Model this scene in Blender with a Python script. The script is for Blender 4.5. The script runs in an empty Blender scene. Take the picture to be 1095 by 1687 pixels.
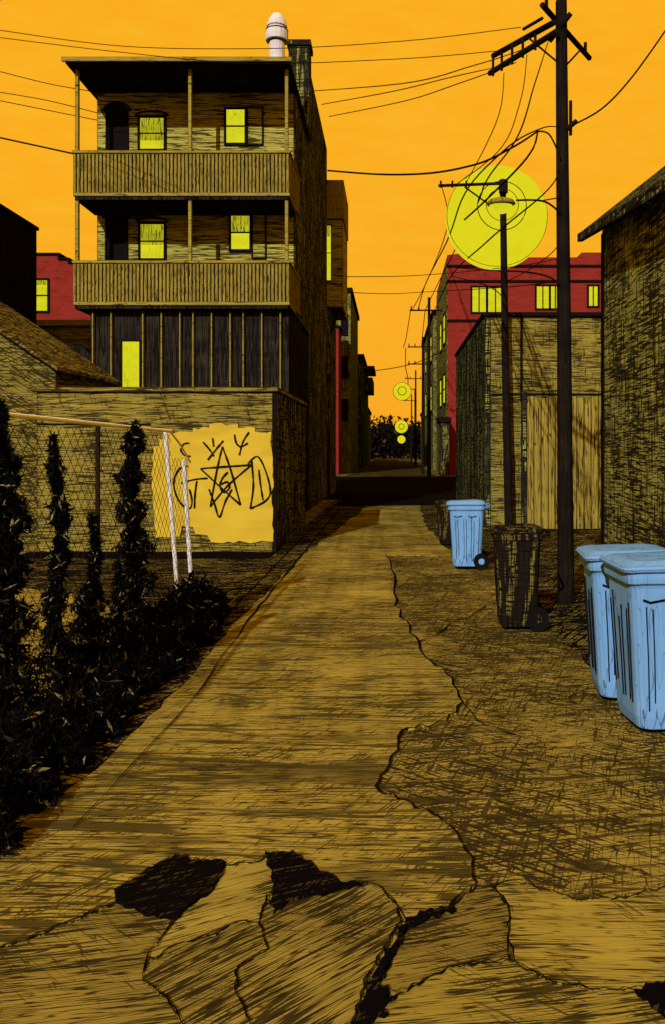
import bpy, bmesh, math, random
from mathutils import Vector, Matrix
from mathutils.geometry import tessellate_polygon
random.seed(7)
C = bpy.context.scene.collection
F=1400.0; CX=645.0; CY=740.0; H=1.8
def P(px,py,Y): return Vector(((px-CX)/F*Y, Y, H+(CY-py)/F*Y))
def XX(px,Y): return (px-CX)/F*Y
def ZZ(py,Y): return H+(CY-py)/F*Y
def G(px,py):
    Y=F*H/(py-CY); return ((px-CX)/F*Y, Y)

# ---------------------------------------------------------------- materials
INK=(.006,.0045,.004)
def nd(nt,t,**k):
    n=nt.nodes.new(t)
    for a,b in k.items(): setattr(n,a,b)
    return n
def mixc(nt,fac,a,b):
    m=nd(nt,'ShaderNodeMix',data_type='RGBA')
    for s,v in ((0,fac),(6,a),(7,b)):
        if isinstance(v,bpy.types.NodeSocket): nt.links.new(v,m.inputs[s])
        elif s==0: m.inputs[0].default_value=v
        else: m.inputs[s].default_value=(*v,1)
    return m.outputs[2]
def math_(nt,op,a,b=None,c=None):
    m=nd(nt,'ShaderNodeMath',operation=op)
    for i,v in enumerate((a,b,c)):
        if v is None: continue
        if isinstance(v,bpy.types.NodeSocket): nt.links.new(v,m.inputs[i])
        else: m.inputs[i].default_value=v
    return m.outputs[0]
def inkmat(name,base,base2=None,layers=(),edge=0,ink=INK,tone=.06,tscale=1.2,warp=.014,rough=1,soft=.03,spec=0,emis=0,strk=(.9,.25,.25)):
    m=bpy.data.materials.new(name); m.use_nodes=True; nt=m.node_tree
    b=nt.nodes['Principled BSDF']; b.inputs['Roughness'].default_value=rough
    b.inputs['Specular IOR Level'].default_value=spec
    L=nt.links
    tc=nd(nt,'ShaderNodeTexCoord'); co=tc.outputs['Object']
    wn=nd(nt,'ShaderNodeTexNoise'); wn.inputs['Scale'].default_value=1.7; wn.inputs['Detail'].default_value=1
    L.new(co,wn.inputs['Vector'])
    sub=nd(nt,'ShaderNodeVectorMath',operation='SUBTRACT'); L.new(wn.outputs['Color'],sub.inputs[0]); sub.inputs[1].default_value=(.5,.5,.5)
    sc=nd(nt,'ShaderNodeVectorMath',operation='SCALE'); L.new(sub.outputs[0],sc.inputs[0]); sc.inputs['Scale'].default_value=warp*3
    ad=nd(nt,'ShaderNodeVectorMath',operation='ADD'); L.new(co,ad.inputs[0]); L.new(sc.outputs[0],ad.inputs[1])
    wc=ad.outputs[0]
    tn=nd(nt,'ShaderNodeTexNoise'); tn.inputs['Scale'].default_value=tscale; tn.inputs['Detail'].default_value=3
    L.new(co,tn.inputs['Vector'])
    tv=math_(nt,'MULTIPLY',math_(nt,'SUBTRACT',tn.outputs['Fac'],.5),tone*4)
    if base2 is None: base2=tuple(c*.8 for c in base)
    mp=nd(nt,'ShaderNodeMapping',vector_type='TEXTURE'); mp.inputs['Scale'].default_value=strk; L.new(wc,mp.inputs['Vector'])
    bn=nd(nt,'ShaderNodeTexNoise'); bn.inputs['Scale'].default_value=1; bn.inputs['Detail'].default_value=3; L.new(mp.outputs[0],bn.inputs['Vector'])
    mr=nd(nt,'ShaderNodeMapRange'); L.new(bn.outputs['Fac'],mr.inputs[0]); mr.inputs[1].default_value=.35; mr.inputs[2].default_value=.65
    col=mixc(nt,mr.outputs[0],base,base2)
    tot=None
    for (rot,scl,thr,amt) in layers:
        mp=nd(nt,'ShaderNodeMapping',vector_type='TEXTURE'); mp.inputs['Scale'].default_value=scl
        mp.inputs['Rotation'].default_value=[math.radians(r) for r in rot]
        L.new(wc,mp.inputs['Vector'])
        n=nd(nt,'ShaderNodeTexNoise'); n.inputs['Scale'].default_value=1; n.inputs['Detail'].default_value=1.0; L.new(mp.outputs[0],n.inputs['Vector'])
        r=nd(nt,'ShaderNodeMapRange')
        if thr<.5:
            v=math_(nt,'ADD',n.outputs['Fac'],tv)
            L.new(v,r.inputs[0]); r.inputs[1].default_value=thr-soft; r.inputs[2].default_value=thr+soft
        else:
            w=max(.008,(.70-thr)*.36)
            v=math_(nt,'SUBTRACT',math_(nt,'ABSOLUTE',math_(nt,'SUBTRACT',n.outputs['Fac'],.5)),math_(nt,'MULTIPLY',tv,.28))
            L.new(v,r.inputs[0]); r.inputs[1].default_value=w+.009; r.inputs[2].default_value=w-.008
        o=math_(nt,'MULTIPLY',r.outputs[0],amt)
        tot=o if tot is None else math_(nt,'MAXIMUM',tot,o)
    if edge:
        be=nd(nt,'ShaderNodeBevel',samples=6); be.inputs['Radius'].default_value=edge
        ge=nd(nt,'ShaderNodeNewGeometry')
        dt=nd(nt,'ShaderNodeVectorMath',operation='DOT_PRODUCT'); L.new(be.outputs[0],dt.inputs[0]); L.new(ge.outputs['Normal'],dt.inputs[1])
        r=nd(nt,'ShaderNodeMapRange'); L.new(dt.outputs['Value'],r.inputs[0]); r.inputs[1].default_value=.99; r.inputs[2].default_value=.93
        o=math_(nt,'MULTIPLY',r.outputs[0],.95)
        tot=o if tot is None else math_(nt,'MAXIMUM',tot,o)
    if tot is not None: col=mixc(nt,tot,col,ink)
    L.new(col,b.inputs['Base Color'])
    if emis:
        for l in list(b.inputs['Base Color'].links): L.remove(l)
        b.inputs['Base Color'].default_value=(0,0,0,1)
        L.new(col,b.inputs['Emission Color']); b.inputs['Emission Strength'].default_value=emis
    return m
HZ=lambda t,s=.04,l=.7,a=.9:((0,0,0),(l,l,s),t,a)
VT=lambda t,s=.04,l=.7,a=.9:((0,0,0),(s,s,l),t,a)
def GR(ang,t,s=.03,l=.7,a=.9): return ((0,0,ang),(l,s,1),t,a)
def DG(ang,t,s=.04,l=.6,a=.9): return ((0,ang,0),(l,l,s),t,a)
OC=(.215,.178,.032); OC2=(.175,.140,.026)
M={}
M['siding']=inkmat('ochre_siding',(.31,.29,.055),(.26,.235,.045),[HZ(.59,.055,1.4),HZ(.635,.03,.9)],edge=.05)
M['wall_ochre']=inkmat('ochre_plaster',OC,OC2,[HZ(.60,.05,1.2),HZ(.63,.03,.7),VT(.665,.05)],edge=.05)
M['wall_rough']=inkmat('ochre_rough_wall',OC,OC2,[HZ(.60,.04,1.1),HZ(.62,.024,.6),DG(70,.672,.05)],edge=.05)
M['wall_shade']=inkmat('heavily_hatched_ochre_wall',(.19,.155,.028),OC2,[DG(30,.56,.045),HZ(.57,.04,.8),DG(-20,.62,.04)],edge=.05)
M['boards']=inkmat('ochre_boards',(.215,.165,.028),OC2,[VT(.61,.035,1.2)],edge=.03)
M['rail']=inkmat('balcony_boards',(.20,.165,.03),(.17,.135,.025),[VT(.62,.02,.5)],edge=.012)
M['trim']=inkmat('ochre_trim',(.22,.18,.032),OC2,[HZ(.66,.05)],edge=.02)
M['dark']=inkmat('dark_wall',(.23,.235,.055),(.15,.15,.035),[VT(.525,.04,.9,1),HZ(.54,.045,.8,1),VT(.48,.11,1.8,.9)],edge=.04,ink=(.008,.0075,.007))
M['darkcross']=inkmat('dark_crosshatched_wall',(.30,.31,.075),(.24,.245,.06),[VT(.55,.028,.9,.97),HZ(.555,.026,.7,.97),DG(40,.62,.045),DG(-50,.65,.05)],tone=.07)
M['black']=inkmat('black_boards',(.022,.020,.014),(.010,.009,.008),[VT(.5,.04,1.2,1)])
M['tar']=inkmat('black_tar',(.0035,.003,.003),(.006,.004,.003),[])
M['mud']=inkmat('black_scribbled_hole',(.05,.035,.010),(.012,.009,.004),[GR(24,.42,.018,.3,1),GR(65,.50,.02,.25,1)],ink=(.003,.0025,.003))
M['red']=inkmat('red_brick',(.165,.019,.015),(.135,.016,.012),[HZ(.67,.16,.8,.4)],edge=.10)
M['yellow']=inkmat('yellow_paint_patch',(.42,.31,.028),(.35,.25,.022),[])
M['roofing']=inkmat('roof_shingle',(.19,.155,.032),OC2,[DG(-35,.56,.045),HZ(.59,.05),DG(-60,.62,.05)],edge=.04)
SL=(.305,.248,.045); SL2=(.245,.195,.034)
M['slab']=inkmat('pale_pavement',SL,SL2,[GR(2,.615,.024,.42,.9),GR(-4,.64,.10,1.5,.8),GR(58,.655,.036,.45,.8),GR(0,.645,.012,.2,.85),GR(1,.655,.35,3.0,.6)],tone=.075,tscale=.8,strk=(1.2,.35,1))
M['yard']=inkmat('yard_soil',(.30,.24,.042),(.22,.17,.032),[GR(20,.62,.05,.5,.9),GR(-40,.64,.05,.5,.9)],tone=.08,tscale=.8,strk=(1.2,.35,1))
M['rough']=inkmat('rough_ground',(.285,.228,.042),(.22,.172,.032),[GR(14,.60,.028,.42,.92),GR(-38,.605,.036,.42,.92),GR(72,.625,.036,.42,.85),GR(5,.63,.12,1.2,.8),GR(-10,.635,.013,.22,.85)],tone=.10,tscale=.7,strk=(1.2,.35,1))
M['dirt_shade']=inkmat('dark_dirt_and_shade',(.18,.15,.03),(.12,.098,.02),[GR(62,.53,.035,.5,1),GR(-25,.55,.035,.4,1),GR(10,.56,.12,1.2,1)],tone=.08)  # dark earth colour, also laid on the ground as painted shade
def plate(n,b,ang,t=.6): 
    b=(b[0]*.74,b[1]*.96,b[2]*1.)
    return inkmat(n,b,tuple(c*.78 for c in b),[GR(ang,t,.013,.40,.92),GR(ang+6,.64,.030,.6,.85),GR(ang-50,.68,.03,.3,.7)],tone=.10,tscale=2.,warp=.006,strk=(.6,.15,1))
M['p1']=plate('plate_brown',(.30,.19,.035),10,.60)
M['p2']=plate('plate_tan',(.38,.245,.045),28,.63)
M['p3']=plate('plate_dark_tan',(.30,.19,.035),42,.575)
M['p4']=plate('plate_umber',(.27,.165,.03),14,.62)
M['p5']=plate('plate_ochre',(.40,.25,.040),-4,.62)
M['p6']=plate('plate_ochre_brown',(.35,.22,.036),8,.61)
M['blue']=inkmat('blue_plastic',(.12,.265,.52),(.10,.23,.46),[VT(.685,.05,.4,.7)],edge=.013,tone=.04,strk=(.15,.15,.5))
M['bluelid']=inkmat('blue_lid_plastic',(.125,.27,.52),(.105,.235,.47),[HZ(.69,.04,.3,.6)],edge=.013,tone=.04,strk=(.3,.1,.2))
M['binblack']=inkmat('black_plastic',(.15,.125,.026),(.07,.055,.013),[VT(.52,.022,.5,1),HZ(.56,.03,.3,1),VT(.46,.07,.8,.95)],edge=.02,rough=.9)
M['rubber']=inkmat('rubber',(.006,.006,.006))
M['pole']=inkmat('tarred_pole_wood',(.014,.010,.008),(.006,.005,.004),[VT(.5,.015,.8,1)])
M['wire']=inkmat('wire_black',(.006,.005,.004))
M['white']=inkmat('white_painted_metal',(.50,.50,.52),(.40,.40,.44),[VT(.68,.03,.4,.6)])
M['rail_white']=inkmat('bright_white_rail_paint',(.85,.88,.90),(.8,.83,.88),[])
M['mesh']=inkmat('chain_link_wire',(.015,.011,.006))
M['frame']=inkmat('dark_window_frame',(.007,.0055,.005))
M['lit']=inkmat('lit_window',(.72,.69,.015),(.62,.60,.012),[VT(.69,.05,.5,.5)],emis=1.0,tone=.03)
M['curtain']=inkmat('pleated_curtain',(.60,.57,.015),(.42,.40,.015),[VT(.60,.035,.6,.95)],emis=.85)
M['darkglass']=inkmat('dark_opening',(.006,.005,.006))
def glowmat():
    m=bpy.data.materials.new('lamp_glow_yellow'); m.use_nodes=True; nt=m.node_tree; b=nt.nodes['Principled BSDF']
    b.inputs['Base Color'].default_value=(0,0,0,1); b.inputs['Roughness'].default_value=1; b.inputs['Specular IOR Level'].default_value=0
    tc=nd(nt,'ShaderNodeTexCoord'); n=nd(nt,'ShaderNodeTexNoise'); n.inputs['Scale'].default_value=2.4; nt.links.new(tc.outputs['Object'],n.inputs['Vector'])
    c=mixc(nt,n.outputs['Fac'],(.66,.60,.008),(.80,.72,.015)); nt.links.new(c,b.inputs['Emission Color']); b.inputs['Emission Strength'].default_value=1
    return m
M['glow']=glowmat()
def leafmat(name,d,l,f):
    m=bpy.data.materials.new(name); m.use_nodes=True; nt=m.node_tree; b=nt.nodes['Principled BSDF']; b.inputs['Roughness'].default_value=1; b.inputs['Specular IOR Level'].default_value=0
    g=nd(nt,'ShaderNodeNewGeometry'); r=nd(nt,'ShaderNodeValToRGB'); nt.links.new(g.outputs['Random Per Island'],r.inputs[0])
    e=r.color_ramp.elements; e[0].position=f; e[0].color=(*d,1); e[1].position=min(1,f+.03); e[1].color=(*l,1)
    nt.links.new(r.outputs[0],b.inputs['Base Color']); return m
M['leaf']=leafmat('dark_leaves',(.0035,.0035,.0035),(.16,.14,.06),.93)
M['farleaf']=leafmat('far_dark_leaves',(.005,.004,.004),(.04,.025,.01),.94)
M['stem']=inkmat('dark_stem',(.008,.006,.005))

# ---------------------------------------------------------------- mesh helpers
def nb(): return bmesh.new()
def box(bm,x0,x1,y0,y1,z0,z1):
    v=[bm.verts.new(p) for p in ((x0,y0,z0),(x1,y0,z0),(x1,y1,z0),(x0,y1,z0),(x0,y0,z1),(x1,y0,z1),(x1,y1,z1),(x0,y1,z1))]
    for f in ((0,3,2,1),(4,5,6,7),(0,1,5,4),(1,2,6,5),(2,3,7,6),(3,0,4,7)): bm.faces.new([v[i] for i in f])
def tube(bm,pts,r,n=6,r2=None):
    pts=[Vector(p) for p in pts]; rings=[]
    for i,p in enumerate(pts):
        d=(pts[min(i+1,len(pts)-1)]-pts[max(i-1,0)]).normalized()
        a=Vector((0,0,1)) if abs(d.z)<.9 else Vector((1,0,0))
        u=d.cross(a).normalized(); w=d.cross(u)
        rr=r if r2 is None else r+(r2-r)*i/(len(pts)-1)
        rings.append([bm.verts.new(p+rr*(math.cos(2*math.pi*k/n)*u+math.sin(2*math.pi*k/n)*w)) for k in range(n)])
    for a,b in zip(rings,rings[1:]):
        for k in range(n): bm.faces.new((a[k],a[(k+1)%n],b[(k+1)%n],b[k]))
    bm.faces.new(rings[0][::-1]); bm.faces.new(rings[-1])
def extr(bm,pts,vec):
    pts=[Vector(p) for p in pts]; n=len(pts)
    a=[bm.verts.new(p) for p in pts]; b=[bm.verts.new(p+Vector(vec)) for p in pts]
    for t in tessellate_polygon([pts]):
        try: bm.faces.new([a[i] for i in t]); bm.faces.new([b[i] for i in t[::-1]])
        except ValueError: pass
    for i in range(n): bm.faces.new((a[i],b[i],b[(i+1)%n],a[(i+1)%n]))
def ext_y(bm,xz,y0,y1): extr(bm,[(x,y0,z) for x,z in xz],(0,y1-y0,0))
def ext_z(bm,xy,z0,z1): extr(bm,[(x,y,z0) for x,y in xy],(0,0,z1-z0))
def loft(bm,rings,cap=True):
    R=[[bm.verts.new(p) for p in r] for r in rings]; n=len(R[0])
    for a,b in zip(R,R[1:]):
        for k in range(n): bm.faces.new((a[k],a[(k+1)%n],b[(k+1)%n],b[k]))
    if cap: bm.faces.new(R[0][::-1]); bm.faces.new(R[-1])
def wheel(bm,c,r,w,axis=1,n=18):
    c=Vector(c); e=[0,0,0]; e[axis]=w/2; e=Vector(e); tube(bm,[c-e,c+e],r,n)
def obj(name,bm,m,parent=None,smooth=False):
    bmesh.ops.recalc_face_normals(bm,faces=bm.faces)
    me=bpy.data.meshes.new(name)
    if parent is not None:
        o_=Vector(parent.location) if parent.get('_root') else Vector(parent.get('_off',(0,0,0)))
        bm.transform(Matrix.Translation(-o_))
    else: o_=Vector((0,0,0))
    bm.to_mesh(me); bm.free()
    if smooth:
        for p in me.polygons: p.use_smooth=True
    me.materials.append(M[m] if isinstance(m,str) else m)
    o=bpy.data.objects.new(name,me); C.objects.link(o)
    if parent is not None: o.parent=parent; o['_off']=tuple(o_)
    return o
def thing(name,label,cat,loc=(0,0,0),group=None):
    o=bpy.data.objects.new(name,None); C.objects.link(o); o.location=loc; o['_root']=1; o.empty_display_size=.2
    o['label']=label; o['category']=cat
    if group: o['group']=group
    return o
def tag(o,label,cat,group=None):
    o['label']=label; o['category']=cat
    if group: o['group']=group
    return o
def struct(name,bm,m,label=None):
    o=obj(name,bm,m); o['kind']='structure'
    if label: o['label']=label
    return o
def dup(r,loc,rotz,label,scale=1):
    n=r.copy(); C.objects.link(n); n.location=loc; n.rotation_euler=(0,0,rotz); n.scale=(scale,)*3; n['label']=label
    for ch in list(r.children):
        c=ch.copy(); C.objects.link(c); c.parent=n
        for g in list(ch.children):
            d=g.copy(); C.objects.link(d); d.parent=c
    return n
def jag(pts,amp,seg,closed=True,rnd=random):
    out=[]; n=len(pts)
    for i in range(n if closed else n-1):
        a=Vector(pts[i]); b=Vector(pts[(i+1)%n]); L=(b-a).length; k=max(1,int(L/seg)); d=(b-a)/max(L,1e-6); nn=Vector((-d.y,d.x))
        for j in range(k):
            p=a+(b-a)*j/k
            if j: p+=nn*rnd.uniform(-amp,amp)
            out.append((p.x,p.y))
    if not closed: out.append(tuple(pts[-1]))
    return out

# ---------------------------------------------------------------- ground
bm=nb(); box(bm,-900,900,-60,1500,-.5,0); struct('ground',bm,'rough','brown scratched ground of the alley and yards')
CRACK=[(635,915),(650,950),(650,1000),(690,1060),(700,1085),(745,1120),(762,1160),(735,1190),(662,1208),(655,1240),(640,1265),(618,1300),(655,1322),(705,1340),(745,1370),(780,1420),(785,1462),(740,1502),(668,1522)]
rc=random.Random(3)
crk=jag(CRACK,5,10,False,rc)
low=jag([(668,1522),(655,1500),(628,1468),(600,1460),(556,1460),(520,1440),(482,1411),(440,1412),(418,1425),(370,1431),(290,1415),(235,1445),(190,1470),(190,1490),(120,1522),(60,1545),(0,1566)],3,14,False,rc)
def ribbon(bm,pts,w,z,rnd=rc):
    pts=[Vector(p) for p in pts]; pr=None
    for i,p in enumerate(pts):
        d=(pts[min(i+1,len(pts)-1)]-pts[max(0,i-1)]).normalized(); n=Vector((-d.y,d.x)); ww=w*rnd.uniform(.35,1.5)*max(.45,p.y/6)
        a=bm.verts.new((*(p+n*ww/2),z)); b=bm.verts.new((*(p-n*ww/2),z))
        if pr: bm.faces.new((pr[0],a,b,pr[1]))
        pr=(a,b)
bm=nb()
poly=[(-1.84,30.)]+[(1.15,30.),(1.05,14.2)]+[G(*p) for p in crk]+[G(*p) for p in low[1:]]+[(-2.6,3.05),(-1.9,3.6)]
ext_z(bm,poly,-.02,.012); struct('pavement',bm,'slab','long pale ochre pavement slab down the middle of the alley')
bm=nb(); box(bm,-60,60,30.2,56,-.02,.004); struct('cross_street',bm,'tar','dark street crossing the end of the alley block')
bm=nb(); ext_z(bm,jag([(-1.8,30.3),(-1.8,26.5),(1.6,27.2),(1.9,30.3)],.1,.5,True,rc),0,.0235); struct('street_edge',bm,'tar','black strip where the alley meets the cross street')
bm=nb(); ext_z(bm,jag([(-1.98,29.9),(-2.0,13.6),(-1.86,9.2),(-1.72,8.2),(-1.60,9.2),(-1.5,14.),(-1.15,20),(-.9,24.),(-.8,29.9)],.05,.35,True,rc),0,.0176); struct('alley_edge_shade',bm,'dirt_shade','shade painted in dark hatching along the left edge of the alley')  # dark sheet stands for the shadow on the left side of the alley
bm=nb(); ext_z(bm,jag([(-2.3,8.6),(-2.4,3.3),(-1.98,3.5),(-1.72,4.2),(-1.62,5.5),(-1.58,6.6),(-1.60,7.6),(-1.62,8.6)],.035,.18,True,rc),0,.0170); struct('shrub_shade',bm,'dirt_shade','shade painted in dark hatching under the left shrubs')  # shrub shadow on the slab, put in as a dark sheet
bm=nb(); ext_z(bm,jag([(2.0,29.9),(1.9,13.6),(1.2,13.3),(.95,16),(.8,20.),(.85,24.),(.9,29.9)],.05,.35,True,rc),0,.0182); struct('alley_edge_shade',bm,'dirt_shade','shade painted in dark hatching along the right edge of the alley')  # painted shade on the ground beside the right garage
bm=nb(); box(bm,-3,3,56.5,150,-.02,.004); struct('far_alley',bm,'dirt_shade','continuation of the alley beyond the dark cross street')
bm=nb(); ext_z(bm,jag([(1.75,3.2),(6,3.2),(6,19.2),(1.55,19.2),(1.5,10),(1.72,6)],.08,.3,True,rc),-.02,.004); struct('verge',bm,'dirt_shade','dark earth strip with painted shade along the right hand wall')  # earth by the wall; its dark colour also stands for ground shadow
bm=nb(); ext_z(bm,jag([(-2.0,3.2),(-1.75,5),(-1.68,8.8),(-1.95,14.7),(-9,14.7),(-9,3.2)],.06,.3,True,rc),-.02,.004); struct('yard_ground',bm,'yard','hatched ochre ground of the fenced yard')
bm=nb(); ext_z(bm,jag([(-1.75,9.4),(-1.86,12),(-1.96,14.75),(-6.3,14.75),(-6.3,12.2),(-4.2,10.6),(-2.6,9.2)],.07,.3,True,rc),-.01,.0085); struct('driveway',bm,'dirt_shade','driveway with shade painted in dark hatching in front of the graffiti garage')  # garage forecourt, shade put into its colour
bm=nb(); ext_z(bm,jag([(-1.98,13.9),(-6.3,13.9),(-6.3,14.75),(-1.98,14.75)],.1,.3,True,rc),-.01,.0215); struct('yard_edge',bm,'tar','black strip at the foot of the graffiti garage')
PL=[('p1',[(-260,1600),(0,1568),(60,1547),(120,1524),(190,1492),(250,1512),(290,1517),(264,1553),(242,1583),(235,1622),(275,1650),(304,1700),(308,1790),(300,1900),(-300,1900)]),
 ('p2',[(370,1432),(418,1426),(440,1415),(452,1462),(432,1500),(425,1526),(392,1524),(345,1547),(290,1562),(255,1588),(242,1583),(264,1553),(290,1517),(330,1482),(352,1464)]),
 ('p3',[(255,1588),(290,1562),(345,1547),(392,1524),(425,1526),(442,1570),(392,1600),(387,1640),(412,1690),(380,1790),(308,1790),(304,1700),(275,1650),(235,1622),(242,1585)]),
 ('p3',[(426,1526),(432,1502),(455,1488),(470,1485),(556,1462),(598,1460),(628,1468),(655,1500),(662,1522),(628,1575),(606,1612),(580,1687),(560,1780),(540,1850),(380,1850),(412,1690),(387,1640),(392,1600),(442,1570)]),
 ('p4',[(676,1522),(742,1504),(786,1465),(808,1465),(822,1480),(838,1500),(836,1560),(838,1588),(780,1592),(735,1602),(690,1628),(652,1642),(618,1635),(645,1590)]),
 ('p5',[(815,1466),(835,1458),(880,1466),(950,1490),(1040,1483),(1100,1465),(1180,1470),(1250,1640),(1100,1640),(1060,1634),(985,1638),(900,1620),(848,1592),(838,1560),(838,1500)]),
 ('p6',[(655,1645),(692,1630),(735,1604),(790,1593),(848,1592),(900,1621),(985,1639),(1045,1640),(1070,1660),(1110,1700),(1150,1900),(590,1900),(600,1720),(625,1665)])]
for i,(m,pp) in enumerate(PL):
    jp=jag(pp,4,10,True,rc); z=.008+.0006*i
    bm=nb(); ext_z(bm,[G(*p) for p in jp],-.02,z); struct('broken_pavement',bm,m)
    bm=nb(); ribbon(bm,[G(*p) for p in jp+jp[:1]],.011,.0155+.0004*i); struct('crack',bm,'tar')
HO=[[(188,1472),(208,1462),(235,1443),(262,1428),(290,1413),(330,1424),(372,1427),(368,1446),(354,1466),(330,1484),(308,1502),(290,1520),(245,1514),(225,1500),(190,1492)],[(436,1410),(458,1412),(482,1407),(500,1424),(520,1434),(560,1460),(606,1462),(575,1470),(540,1478),(500,1484),(470,1495),(450,1512),(448,1485),(455,1462)],
    [(745,1500),(700,1510),(668,1520),(655,1545),(626,1590),(603,1640),(588,1690),(566,1760),(588,1760),(612,1680),(622,1638),(642,1592),(672,1532),(705,1520),(752,1506)],[(1045,1640),(1075,1630),(1130,1615),(1150,1720),(1080,1670)],[(612,1640),(640,1632),(632,1655),(655,1650),(625,1668),(640,1680),(606,1690)]]
for i,h in enumerate(HO):
    bm=nb(); ext_z(bm,[G(*p) for p in jag(h,5,8,True,rc)],.0,.0205+.0003*i); struct('pothole',bm,'mud')
bm=nb(); ribbon(bm,[G(*p) for p in crk],.015,.0195); struct('crack',bm,'tar')
bm=nb(); ribbon(bm,[G(*p) for p in low],.010,.0192); struct('crack',bm,'tar')
for k,pts in enumerate(([(-1.80,29.),(-1.78,9),(-1.70,7),(-1.86,4),(-1.9,3.4)],[(-1.55,25.),(-1.5,9),(-1.42,6),(-1.5,4)],)):
    bm=nb(); ribbon(bm,jag(pts,.012,.35,False,rc),.012,.0225+k*.0004); struct('crack',bm,'tar')
for k,pp in enumerate(([(900,1160),(950,1145),(985,1150)],[(690,1060),(800,1000),(900,985)],[(760,1160),(800,1200),(850,1215)])):
    bm=nb(); ribbon(bm,[G(*p) for p in jag(pp,4,15,False,rc)],.012,.0189+k*.0002); struct('crack',bm,'tar')

# ---------------------------------------------------------------- windows
def window(par,x0,x1,z0,z1,y,lit='lit',curtain=.5,fr=.06,arch=False,cross=False,name='window',axis='y',sash=True):
    def B(bm,a0,a1,d0,d1,c0,c1):
        if axis=='y': box(bm,a0,a1,y+d0,y+d1,c0,c1)
        else: box(bm,y+d0,y+d1,a0,a1,c0,c1)
    bm=nb()
    B(bm,x0-fr,x0,-.05,.02,z0-fr,z1+fr); B(bm,x1,x1+fr,-.05,.02,z0-fr,z1+fr)
    B(bm,x0,x1,-.05,.02,z1,z1+fr); B(bm,x0,x1,-.05,.02,z0-fr,z0)
    if sash: B(bm,x0,x1,-.04,.0,(z0+z1)/2-fr*.3,(z0+z1)/2+fr*.3)
    if cross: B(bm,(x0+x1)/2-fr*.3,(x0+x1)/2+fr*.3,-.042,.0,z0,z1)
    w=obj(name,bm,'frame',par)
    if arch and axis=='y':
        xc=(x0+x1)/2; k=10
        def arc(r,q): return [(xc+r*math.cos(math.pi*i/k),z1+fr+r*q*math.sin(math.pi*i/k)) for i in range(k+1)]
        r=(x1-x0)/2+fr
        if lit=='darkglass':
            bm=nb(); ext_y(bm,arc(r,.6),y-.045,y+.01); obj('transom',bm,'darkglass',w); q=.6
        else:
            bm=nb(); ext_y(bm,arc(r,.25),y-.045,y+.01); obj('transom',bm,'siding',w); q=.25
        bm=nb(); a1=arc(r+.02,q+.02); a2=arc(r+.07,q+.05)
        for i in range(k): ext_y(bm,[a1[i],a2[i],a2[i+1],a1[i+1]],y-.06,y-.01)
        obj('arch',bm,'frame',w)
    bm=nb(); B(bm,x0,x1,-.02,-.005,z0,z1); obj('pane',bm,lit,w)
    if curtain:
        bm=nb(); B(bm,x0+.01,x1-.01,-.036,-.024,z0+(z1-z0)*(1-curtain),z1-.01); obj('curtain',bm,'curtain',w)
    return w
def wpx(par,a,b,c,d,Y,**k): return window(par,XX(a,Y),XX(c,Y),ZZ(d,Y),ZZ(b,Y),Y,**k)

# ---------------------------------------------------------------- porch house
h=thing('apartment_house','three storey ochre apartment house with two slatted balconies and lit windows behind the graffiti garage','house',(-5,21.4,0))
xL,xR=-7.42,-2.46
bm=nb(); box(bm,xL,xR,21.4,25,5.2,10.78); obj('wall',bm,'siding',h)
bm=nb(); box(bm,xR,xR+.02,21.42,25,5.2,10.76); obj('side_wall',bm,'dark',h)  # alley side of the house, shade painted as a dark skin
bm=nb(); box(bm,-7.2,xR,20.3,25,0,5.08); obj('ground_floor_wall',bm,'black',h)
bm=nb(); box(bm,-7.0,xR+.02,25,32,0,13.1); obj('rear_wing',bm,'dark',h)
for i in range(12):
    x=XX(152+i*27.5+(i%3)*3,20.25)
    if 190<152+i*27.5<232: continue
    bm=nb(); box(bm,x,x+.035,20.2,20.3,2.8,5.08); obj('batten',bm,'trim',h)
window(h,XX(202,20.28),XX(230,20.28),2.9,ZZ(563,20.28),20.28,curtain=0,name='door',sash=False,fr=.04)
rf=nb(); box(rf,-7.62,xR+.1,19.75,25,10.82,10.88); ro=obj('roof',rf,'dark',h)
bm=nb(); box(bm,-7.66,xR+.14,19.70,19.75,10.80,10.90); obj('fascia',bm,'trim',ro)
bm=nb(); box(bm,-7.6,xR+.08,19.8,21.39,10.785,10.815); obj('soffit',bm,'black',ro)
def balcony(zf,zt):
    x0,x1=-7.5,-2.40; y0,y1=20.0,22.2
    bm=nb(); box(bm,x0,x1,y0,21.395,zf-.08,zf); bal=obj('balcony',bm,'trim',h)
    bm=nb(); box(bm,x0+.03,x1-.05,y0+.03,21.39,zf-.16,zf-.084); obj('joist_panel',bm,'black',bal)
    bm=nb(); x=x0
    while x<x1-.04:
        box(bm,x,x+.062,y0+random.uniform(0,.004),y0+.03,zf-.02,zt-.05+random.uniform(-.01,.01)); x+=.088
    y=y0+.06
    while y<y1:
        box(bm,x1-.03,x1,y,y+.064,zf+.02,zt-.06); y+=.09
    y=y0+.06
    while y<21.3:
        box(bm,x0,x0+.03,y,y+.064,zf+.02,zt-.06); y+=.12
    obj('railing',bm,'rail',bal)
    bm=nb(); box(bm,x0-.02,x1+.02,y0-.03,y0+.05,zt-.05,zt+.01); box(bm,x1-.05,x1+.02,y0+.05,y1,zt-.05,zt+.01); box(bm,x0-.02,x0+.05,y0+.05,21.4,zt-.05,zt+.01)
    obj('handrail',bm,'trim',bal)
    bm=nb(); box(bm,x0+.04,x1-.06,y0+.035,y0+.045,zf+.01,zt-.06); obj('backing_panel',bm,'frame',bal)
balcony(ZZ(497,20),ZZ(430,20)); balcony(ZZ(317,20),ZZ(249,20))
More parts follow.
